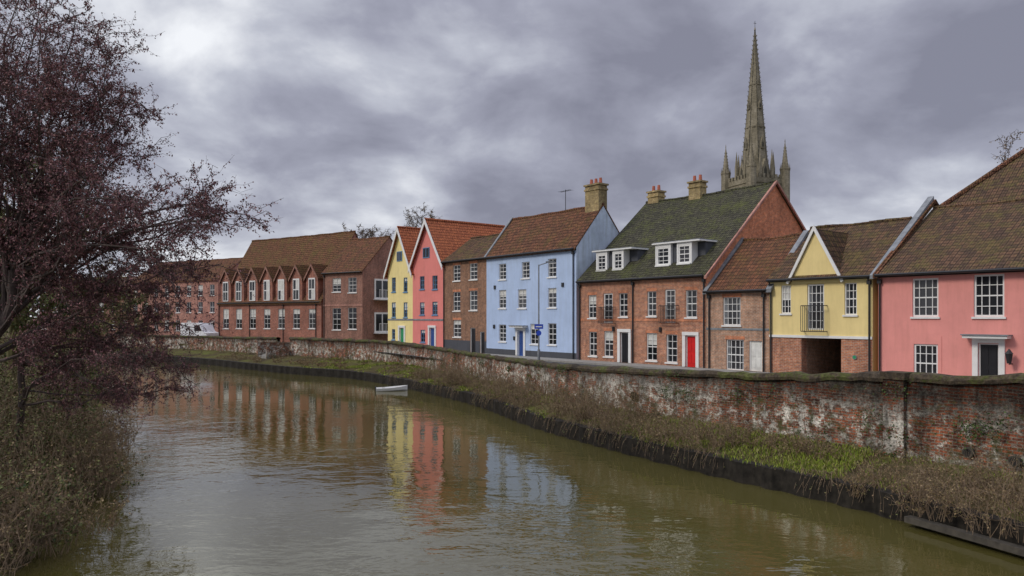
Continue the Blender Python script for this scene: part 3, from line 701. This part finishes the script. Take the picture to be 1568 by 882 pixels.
    for i in range(len(pts)-1):
        a=pts[i];b=pts[i+1]; l=math.hypot(b[3]-a[3],b[4]-a[4]); nx,ny=(-(b[4]-a[4])/l,(b[3]-a[3])/l)
        if nx>0: nx,ny=-nx,-ny
        q.prism([(a[3]+nx*.15,a[4]+ny*.15,.10),(b[3]+nx*.15,b[4]+ny*.15,.10),(b[3]+nx*.38,b[4]+ny*.38,.10),(a[3]+nx*.38,a[4]+ny*.38,.10)],(0,0,.14),'timber')
    q.build('timber_fender')
    return sg
sg=river_wall()
def steps():
    e=empty('quay_steps',(-23.6,76.0,0),math.radians(-48)); m=MB()
    for i in range(6): m.box(-1.0,1.0,-.35*i-.35,-.35*i,.4,G0-.17*i,'paving')
    for x in (-1.2,1.02): m.box(x,x+.18,-2.2,.2,.4,G0+.5,'oldwall')
    m.build('treads',e)
steps()
LB=[(-9,-200),(-8.8,-40),(-8.6,-10),(-8.6,0),(-8.9,8),(-9.7,14.5),(-11.3,19),(-14.0,24.5),(-20,36),(-28,48),(-40,58),(-62,70),(-110,84),(-300,104),(-3000,130)]
lf_=[]
for i in range(len(LB)-1):
    p0=LB[max(i-1,0)];p3=LB[min(i+2,len(LB)-1)]; k=8 if 3<=i<11 else 1
    for j in range(k): lf_.append(cr(p0,LB[i],LB[i+1],p3,j/k) if k>1 else LB[i])
lf_.append(LB[-1])
def leftX(Y):
    for i in range(len(lf_)-1):
        if lf_[i][1]<=Y<=lf_[i+1][1]:
            t=(Y-lf_[i][1])/(lf_[i+1][1]-lf_[i][1]); return lf_[i][0]+(lf_[i+1][0]-lf_[i][0])*t
    return -10
def ground():
    g=MB(); K=6
    def BP(i,k):
        s=st[i]; t=k/K; x=s[3]+(s[0]-s[3])*t; y=s[4]+(s[1]-s[4])*t
        z=.58+(WB+.12-.58)*t**1.3+ (0 if k in(0,) else .12*noise.noise(Vector((x*.9,y*.9,0))))
        return (x,y,z)
    for i in range(len(st)-1):
        for k in range(K): g.poly([BP(i,k),BP(i,k+1),BP(i+1,k+1),BP(i+1,k)],'ground')
        a=st[i];b=st[i+1]; g.poly([(a[0],a[1],WB-.4),(b[0],b[1],WB-.4),(b[0],b[1],G0),(a[0],a[1],G0)],'ground')
    pl=[(s[0],s[1],G0) for s in st[::3]]+[(st[-1][0],st[-1][1],G0)]
    g.poly(pl+[(-3000,200,G0),(-3000,3000,G0),(3000,3000,G0),(3000,-200,G0),(40,-200,G0),(22,0,G0)],'ground')
    f=lf_
    prof=[(-.2,-.6),(.0,.0),(.9,.45),(2.2,.95),(5,1.5),(12,1.9)]
    def off(i,o):
        a=f[max(i-1,0)];b=f[min(i+1,len(f)-1)];l=math.hypot(b[0]-a[0],b[1]-a[1]);n=(-(b[1]-a[1])/l,(b[0]-a[0])/l); return (f[i][0]+n[0]*o,f[i][1]+n[1]*o)
    for i in range(len(f)-1):
        for k in range(len(prof)-1):
            (o0,z0),(o1,z1)=prof[k],prof[k+1]
            q=[off(i,o0)+(z0,),off(i+1,o0)+(z0,),off(i+1,o1)+(z1,),off(i,o1)+(z1,)]
            q=[(x,y,z+(.25*noise.noise(Vector((x*.5,y*.5,2))) if z>.3 and z<1.8 else 0)) for x,y,z in q]; g.poly(q,'ground')
    g.poly([off(i,12)+(1.9,) for i in range(len(f))]+[(-3000,-200,1.9)],'ground')
    g.build('ground')
ground()
def street():
    r=MB(); q=quay(594); a=q.s(594); b=q.s(1720)
    def P(s,w,z): return (q.P[0]+q.u[0]*s+q.w[0]*w,q.P[1]+q.u[1]*s+q.w[1]*w,z)
    r.poly([P(a-1,-1.8,G0+.004),P(b,-1.8,G0+.004),P(b,-7.5,G0+.004),P(20,-6.5,G0+.004),P(8,-4.6,G0+.004),P(a-1,-4,G0+.004)],'asphalt'); r.build('road')
    p=MB(); p.prism([P(a-1,-1.8,G0),P(b,-1.8,G0),P(b,-.01,G0),P(a-1,-.01,G0)],(0,0,.12),'paving'); p.build('pavement')
street()
# =============================== water
def water():
    m,nt,b=newmat('river_water'); tc=N(nt,'ShaderNodeTexCoord'); p=tc.outputs['Object']
    n0=noise_n(nt,p,.05,4,.6); L(nt,ramp(nt,n0,[(.35,(.070,.060,.014)),(.65,(.090,.080,.025))]),b.inputs['Base Color'])
    b.inputs['Roughness'].default_value=.015; b.inputs['IOR'].default_value=2.0
    w1=noise_n(nt,mapping(nt,p,(1,1.5,1)),.8,2,.45,.5); w2=noise_n(nt,mapping(nt,p,(1,1.5,1)),3.6,2,.5,.3)
    patch=ramp(nt,noise_n(nt,p,.10,3,.5),[(.45,.10),(.60,1.0)])
    # wind-ruffled reach close to the bridge, calmer upstream
    s=N(nt,'ShaderNodeSeparateXYZ'); L(nt,p,s.inputs[0])
    near=ramp(nt,math_n(nt,'DIVIDE',s.outputs[1],80.0),[(.16,1.25),(.30,.75),(.50,.45)])
    h=math_n(nt,'MULTIPLY',math_n(nt,'ADD',math_n(nt,'MULTIPLY',w1,1.0),math_n(nt,'MULTIPLY',w2,.30)),math_n(nt,'MULTIPLY',math_n(nt,'ADD',patch,.25),near))
    bump(nt,b,h,.7,.05)
    w=MB(); w.poly([(-400,-150,0),(60,-150,0),(60,160,0),(-400,160,0)],m); w.build('river_water')
water()
# =============================== vegetation
def vec(px,py,Y): return Vector(((px-CX)/F*Y,Y,CZ+(HY-py)*Y/F))
def wob(a,b,n,amp,up=0.0):
    pts=[];l=(b-a).length
    o=Vector((U(0,99),U(0,99),U(0,99)))
    for i in range(n+1):
        t=i/n; p=a.lerp(b,t); k=math.sin(math.pi*t)
        v=noise.noise_vector(o+Vector((t*3,0,0)))*amp*l*min(1,t*3)*(1 if i<n else .3)
        pts.append(p+v+Vector((0,0,up*l*k)))
    return pts
def alder(name,base,fork,tips,r,leafm='catkin',bark='bark',nsub=15,ntw=8,nleaf=7,ls=.05,subl=.34,droop=.1,wmin=.006,lr=.4):
    e=empty(name); br=Fast(); lf=Fast()
    tr=wob(base,fork,8,.08); br.path(tr,r,r*.75,10)
    for tip in tips:
        s=tr[random.randint(4,8)]; P=wob(s,tip,12,.14,U(-.02,.12)); LL=(tip-s).length; br.path(P,r*lr*U(.7,1.1),.010,6)
        for _ in range(nsub):
            t=U(.18,1)**.8; i=min(11,int(t*12)); p=P[i].lerp(P[i+1],R()); d=(P[i+1]-P[i]).normalized()
            dd=(d*U(.3,.9)+Vector((U(-1,1),U(-1,1),U(-.7,.8)))*.8).normalized(); l=subl*LL*U(.25,.75)*(1.25-t*.6)
            l=min(l,2.6)
            Q=wob(p,p+dd*l,6,.2,-.02); Q[-1].z-=droop*l; br.path(Q,max(.010,.004*l+wmin),wmin,4)
            for _ in range(ntw):
                k=random.randint(1,5); q=Q[k].lerp(Q[k+1],R()); td=(dd*.6+Vector((U(-1,1),U(-1,1),U(-1,.7)))).normalized(); tl=U(.25,.9)*min(1,l)
                T=wob(q,q+td*tl,3,.25,-.05); br.path(T,wmin*.9,wmin*.5,3)
                for _ in range(nleaf):
                    j=random.randint(0,2); w=T[j].lerp(T[j+1],R())+Vector((U(-1,1),U(-1,1),U(-1,1)))*.05
                    ld=(Vector((U(-1,1),U(-1,1),U(-1.6,.3)))).normalized(); lf.leaf(w,ld,ls*U(.7,1.8),ls*U(.25,.45))
    br.build('trunk_and_branches',bark,e); lf.build('crown',leafm,e); return e
tp=[(388,352,21),(380,330,19),(330,300,22),(300,275,20),(345,400,20),(310,430,22),(262,455,20),(285,350,18),(225,240,21),(215,170,20),(200,130,22),(180,100,19),(130,60,20),(110,20,22),(60,-40,20),(20,-60,22),
    (150,180,23),(90,110,18),(60,200,21),(10,80,20),(-40,60,22),(-60,180,20),(190,300,17),(240,400,23),(130,330,24),(230,480,21),(-30,300,20),(60,330,23),(150,240,17),(250,290,19),(160,130,21),(30,20,19),(80,40,23),(200,380,20),(170,90,22),(10,150,21),(110,150,20),(100,230,22),(40,100,22),(140,20,21),(185,200,22)]
alder('alder_tree',vec(-70,700,21.5),vec(20,410,21),[vec(*t) for t in tp],.17,nsub=24,ntw=9,nleaf=12,ls=.055)
tp=[(305,590,22),(290,560,21),(260,520,22),(300,500,21),(240,590,20),(205,560,19),(180,610,20),(230,470,22),(120,560,21),(60,520,19),(90,470,20),(250,560,23),(200,600,21),(280,600,23)]
alder('alder_tree',vec(30,700,22),vec(40,540,21.5),[vec(*t) for t in tp],.11,nsub=20,ntw=8,nleaf=8,droop=.35)
tp=[(-20,200,30),(40,230,31),(90,260,30),(0,330,28),(60,380,31),(140,330,33),(180,420,32),(110,450,30),(20,440,28),(-40,420,30),(160,500,31),(70,520,30),(200,470,35),(-30,520,29),(20,270,33),(110,380,32)]
alder('ivy_clad_tree',vec(20,640,31),vec(30,430,31),[vec(*t) for t in tp],.28,leafm='leafgreen',bark='barkmoss',nsub=18,ntw=8,nleaf=8,ls=.12)
tp=[(200,430,52),(240,450,50),(270,490,50),(160,400,52),(110,420,50),(220,500,48),(150,500,50),(90,500,50),(20,380,52)]
alder('willow_tree',vec(150,570,51),vec(150,500,51),[vec(*t) for t in tp],.25,leafm='leafbrown',bark='barkmoss',nsub=14,ntw=7,nleaf=5,ls=.16,wmin=.012)
def bare(px,py,Y,top,w,n=12):
    base=Vector(((px-CX)/F*Y,Y,1.9)); tips=[vec(px+U(-w,w),py+abs(U(-1,1))*top*.5,Y+U(-4,4)) for _ in range(n)]
    f=vec(px,py+top,Y); alder('bare_tree',base,f,tips,.35,leafm='leafbrown',nsub=12,ntw=7,nleaf=3,ls=.14,wmin=.025)
bare(648,318,135,60,30,16); bare(552,348,140,40,30); bare(1562,222,75,70,22,7); bare(20,400,150,60,60,8); bare(585,352,150,40,20,8)
def bush(name,spots,leafm,stem='twig',ls=.05,leaves=6,sr=.008):
    e=empty(name); br=Fast(); lf=Fast()
    for (x,y,z,rad,h,n) in spots:
        for _ in range(n):
            a=U(0,6.283); rr=rad*math.sqrt(R())*.6; p=Vector((x+rr*math.cos(a),y+rr*math.sin(a),z)); a2=a+U(-.8,.8)
            q=p+Vector((math.cos(a2)*rad*U(.1,.8),math.sin(a2)*rad*U(.1,.8),h*U(.35,1.05))); P=wob(p,q,5,.22,.08); br.path(P,sr,sr*.4,3)
            for _ in range(3):
                k=random.randint(1,4); T=wob(P[k],P[k]+Vector((U(-1,1),U(-1,1),U(-.4,1)))*.3*h*U(.4,1),3,.25); br.path(T,sr*.6,sr*.3,3)
                for _ in range(leaves):
                    j=random.randint(0,2); w=T[j].lerp(T[j+1],R()); lf.leaf(w,Vector((U(-1,1),U(-1,1),U(-1,1))).normalized(),ls*U(.6,1.5),ls*U(.25,.5))
    br.build('stems',stem,e)
    if leaves: lf.build('foliage',leafm,e)
sp=[]
for _ in range(46):
    Y=U(13,27); o=U(-.5,3.2); sp.append((leftX(Y)-o,Y,max(.05,.3*o),U(.6,1.3),U(.8,1.9)+.35*max(0,o),28))
bush('riverside_shrub',sp,'leafshrub',ls=.065,leaves=11)
sp=[]
for _ in range(55):
    Y=U(12.5,32); o=U(-.9,2.0); sp.append((leftX(Y)-o,Y,.1,U(.6,1.1),U(.9,2.2),24))
bush('bramble_thicket',sp,'leafbrown',ls=.05,leaves=5,sr=.009)
sp=[]
for _ in range(60):
    Y=U(27,60); sp.append((leftX(Y)-U(0,7),Y,.5,U(1,2.2),U(2,4.2),24))
bush('undergrowth',sp,'leafgreen',ls=.14,leaves=8,sr=.015)
def bankpos(X,t):
    i=min(range(len(st)),key=lambda k:abs(st[k][0]-X) if st[k][1]>8 else 99); s=st[i]; return (s[3]+(s[0]-s[3])*t,s[4]+(s[1]-s[4])*t)
sp=[]
for _ in range(150):
    X=U(-5,8.6); x,y=bankpos(X,U(.0,.95)); c=noise.noise(Vector((X*.9,3,0))); sp.append((x,y,.65,U(.4,.9),U(.6,1.2)+max(0,c)*1.6+(.4 if X<6 else 0),16))
bush('dry_scrub',sp,'leafbrown',ls=.045,leaves=4,sr=.007)
sp=[]
for _ in range(50):
    X=U(10.9,14.6); x,y=bankpos(X,U(-.12,.7)); sp.append((x,y,.35,U(.5,.9),U(.6,1.4)+.6*max(0,X-12),26))
for _ in range(22):
    X=U(8.5,11.5); x,y=bankpos(X,U(.5,.95)); sp.append((x,y,.75,U(.3,.6),U(.3,.9),16))
bush('bramble_thicket',sp,'leafbrown',ls=.04,leaves=5,sr=.007)
sp=[]
for _ in range(60):
    X=U(-30,-5); x,y=bankpos(X,U(.1,.9)); sp.append((x,y,.65,U(.4,.8),U(.3,.7),10))
bush('bank_weeds',sp,'leafbrown',ls=.08,leaves=5,sr=.01)
# trailing stems over the piling
tr_=Fast(); tl_=Fast()
for _ in range(900):
    i=random.randint(8,int(len(st)*.5)); s=st[i]
    if s[1]<12: continue
    cl=noise.noise(Vector((arc[i]*.35,2,8)))
    if cl<-.05: continue
    n=nrm(i); p=Vector((s[3]+(s[0]-s[3])*.08,s[4]+(s[1]-s[4])*.08,.66)); o=Vector((sg*n[0],sg*n[1],0)); q=p+o*U(.2,.55)+Vector((n[1],-n[0],0))*U(-.4,.4); q.z=U(.03,.5)
    P=wob(p,q,5,.15,.45); tr_.path(P,.007,.004,3)
    for _ in range(4): k=random.randint(1,4); tl_.leaf(P[k].lerp(P[k+1],R()),Vector((U(-1,1),U(-1,1),U(-1,.5))).normalized(),.06,.018)
e_=empty('trailing_brambles'); tr_.build('stems','twig',e_); tl_.build('leaves','leafshrub',e_)
iv=Fast()
for _ in range(30):
    X=U(-6,13); i=min(range(len(st)),key=lambda k:abs(st[k][0]-X) if st[k][1]>8 else 99); s=st[i]; n=nrm(i); cz=U(1.0,s[2]+.1); cr_=U(.15,.5)
    for _ in range(150):
        u=random.gauss(0,cr_); z=cz+random.gauss(0,cr_*.6)
        if z>s[2]+.15 or z<.9: continue
        j=max(0,min(len(st)-1,i+int(u/.45))); s2=st[j]; n2=nrm(j); o=.14+U(0,.1)
        fx=u-int(u/.45)*.45
        iv.leaf(Vector((s2[0]+sg*n2[0]*o+n2[1]*fx,s2[1]+sg*n2[1]*o-n2[0]*fx,z)),Vector((U(-1,1),U(-1,1),U(-1,.5))).normalized(),.06*U(.6,1.3),.025)
iv.build('wall_ivy','ivy')
gr=Fast()
for _ in range(120000):
    i=int(len(st)*R()*.62); s=st[i]; t=R()**.8
    if s[1]<9: continue
    x=s[3]+(s[0]-s[3])*t+U(-.2,.2); y=s[4]+(s[1]-s[4])*t+U(-.25,.25)
    lush=.4 if 6.0<s[0]<10.8 else -.2
    dens=noise.noise(Vector((x*.6,y*.6,7)))+lush
    if dens<U(-.2,.3): continue
    z=.6+(WB+.12-.58)*max(0,t)**1.3; h=U(.05,.17); d=Vector((U(-.6,.6),U(-.6,.6),1)).normalized()
    gr.leaf(Vector((x,y,z)),d,h,.012 if s[1]<35 else .03)
gr.build('bank_grass','grass')
# =============================== street furniture, boat, vehicles
def lamp():
    e=empty('street_lamp',((825-CX)/F*47.5,47.5,0)); m=MB(); m.tube((0,0,G0),(0,0,G0+1),.09,'lead'); m.tube((0,0,G0+1),(0,0,8.35),.05,'lead',.04)
    m.tube((0,0,8.3),(.6,0,8.5),.03,'lead'); m.box(.45,1.0,-.1,.1,8.46,8.56,'lead'); m.build('post',e)
    s=MB(); s.box(-.28,.28,-.08,-.055,4.22,4.52,'signblue'); s.box(-.2,.2,-.083,-.081,4.33,4.4,'white'); s.tube((0,-.07,3.95),(0,-.055,3.95),.17,'signblue',n=20); s.build('sign_plates',e)
lamp()
def dinghy():
    X,Y=(600-CX)/F*50,50.0; e=empty('dinghy',(X,Y,.0),math.radians(12)); m=MB(); n=16; prev=None
    def sec(t):
        x=-1.05+2.1*t; w=.46*(1-max(0,(t-.45)/.55)**2.2)*(.82+.18*min(1,t*3)); w=max(w,.012); r=.20+.16*t*t; th=min(.06,w*.4); fl=.06+.18*max(0,t-.6)
        return [(x,-w,r),(x,-w*.8,.02+.1*t*t),(x,-w*.3,-.08+.1*t*t),(x,w*.3,-.08+.1*t*t),(x,w*.8,.02+.1*t*t),(x,w,r),(x,w-th,r+.01),(x,(w-th)*.8,fl),(x,-(w-th)*.8,fl),(x,-w+th,r+.01)]
    for i in range(n+1):
        c=sec(i/n)
        if prev:
            for j in range(10): k=(j+1)%10; m.poly([prev[j],prev[k],c[k],c[j]],'white' if j!=7 else 'lead')
        else: m.poly(c[:6],'white')
        prev=c
    for x in (-.55,.15): m.box(x-.1,x+.1,-.38,.38,.15,.18,'timber')
    m.box(-1.12,-1.05,-.12,.12,-.1,.32,'black')
    m.build('hull',e)
dinghy()
def vehicle(name,x,y,rz,prof,wid,mat,glass):
    e=empty(name,(x,y,G0),rz); m=MB(); m.prism([(a,-wid/2,b) for a,b in prof],(0,wid,0),mat); m.build('body',e); g=MB()
    for poly in glass: 
        for s in (-1,1): g.poly([(a,s*(wid/2+.006),b) for a,b in poly],'glass')
    g.build('windows',e); w=MB()
    L0=min(a for a,b in prof);L1=max(a for a,b in prof)
    for a in (L0+.85,L1-.85):
        for s in (-1,1): w.tube((a,s*(wid/2-.2),.33),(a,s*(wid/2+.02),.33),.33,'rubber',n=18); w.tube((a,s*(wid/2+.02),.33),(a,s*(wid/2+.03),.33),.18,'lead',n=12)
    w.build('wheels',e)
vehicle('white_van',-41,97,math.radians(-30),[(-2.6,.35),(2.6,.35),(2.6,1.0),(1.9,1.2),(1.3,2.1),(1.0,2.3),(-2.5,2.3),(-2.6,2.1)],1.9,'vanwhite',[[(.2,1.25),(1.7,1.25),(1.2,2.0),(.2,2.0)]])
vehicle('red_car',-44,103,math.radians(-35),[(-2.1,.3),(2.1,.3),(2.1,.75),(1.2,.9),(.5,1.42),(-1.0,1.45),(-1.8,1.0),(-2.1,.9)],1.7,'carred',[[(-1.2,.95),(1.0,.95),(.45,1.35),(-.95,1.38)]])
# =============================== sky, light, camera
w=bpy.data.worlds.new('World'); SC.world=w; w.use_nodes=True; nt=w.node_tree; nt.nodes.clear()
out=N(nt,'ShaderNodeOutputWorld'); tc=N(nt,'ShaderNodeTexCoord'); d=tc.outputs['Generated']
sky=N(nt,'ShaderNodeTexSky',sky_type='NISHITA'); sky.sun_disc=False; sky.sun_elevation=math.radians(38); sky.sun_rotation=math.radians(-110)
b1=N(nt,'ShaderNodeBackground'); b1.inputs['Strength'].default_value=.08; L(nt,sky.outputs[0],b1.inputs['Color'])
s=N(nt,'ShaderNodeSeparateXYZ'); L(nt,d,s.inputs[0]); zz=math_n(nt,'ADD',math_n(nt,'MAXIMUM',s.outputs[2],0.0),.38)
cb=N(nt,'ShaderNodeCombineXYZ'); L(nt,math_n(nt,'DIVIDE',s.outputs[0],zz),cb.inputs[0]); L(nt,math_n(nt,'DIVIDE',s.outputs[1],zz),cb.inputs[1])
n1=noise_n(nt,cb.outputs[0],2.9,9,.54,.2); n2=noise_n(nt,mapping(nt,cb.outputs[0],(1,.7,1)),1.5,3,.5,.4)
f=math_n(nt,'ADD',math_n(nt,'MULTIPLY',n1,.72),math_n(nt,'MULTIPLY',n2,.58))
def lobe(v,a,b_,amt):
    dv=N(nt,'ShaderNodeVectorMath',operation='DOT_PRODUCT'); L(nt,d,dv.inputs[0]); dv.inputs[1].default_value=Vector(v).normalized()
    return math_n(nt,'MULTIPLY',ramp(nt,dv.outputs['Value'],[(a,0.0),(b_,1.0)]),amt)
f=math_n(nt,'ADD',f,lobe((-.40,.88,.26),.90,1.0,.11)); f=math_n(nt,'ADD',f,lobe((.40,.85,.14),.95,1.0,.05)); f=math_n(nt,'ADD',f,lobe((.05,.88,.30),.93,1.0,-.06))
hz=ramp(nt,s.outputs[2],[(.0,.10),(.15,0.0)]); f=math_n(nt,'ADD',f,hz)
col=ramp(nt,f,[(.53,(.245,.25,.32)),(.65,(.36,.37,.455)),(.74,(.53,.55,.63)),(.87,(.94,.96,1.0))])
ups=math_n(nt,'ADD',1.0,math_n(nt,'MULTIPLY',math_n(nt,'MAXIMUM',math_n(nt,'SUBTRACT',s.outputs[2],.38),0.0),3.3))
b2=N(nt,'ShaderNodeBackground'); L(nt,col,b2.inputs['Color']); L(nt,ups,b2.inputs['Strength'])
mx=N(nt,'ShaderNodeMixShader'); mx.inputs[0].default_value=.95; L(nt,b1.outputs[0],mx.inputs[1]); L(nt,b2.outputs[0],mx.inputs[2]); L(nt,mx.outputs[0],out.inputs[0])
sun=bpy.data.lights.new('sun','SUN'); sun.energy=1.5; sun.angle=math.radians(15); sun.color=(1,.93,.82); so=bpy.data.objects.new('sun',sun); SC.collection.objects.link(so)
az=math.radians(-110); el=math.radians(38); dirv=Vector((math.sin(az)*math.cos(el),math.cos(az)*math.cos(el),math.sin(el)))
so.rotation_euler=dirv.to_track_quat('Z','Y').to_euler()
cam=bpy.data.cameras.new('camera'); co=bpy.data.objects.new('camera',cam); SC.collection.objects.link(co); co.location=(0,0,CZ); co.rotation_euler=(math.radians(90),0,0)
cam.sensor_width=36; cam.lens=F/1568*36; cam.shift_y=44/1568; cam.clip_end=6000; cam.clip_start=.1; SC.camera=co
SC.view_settings.view_transform='Standard'; SC.view_settings.look='None'; SC.view_settings.exposure=0
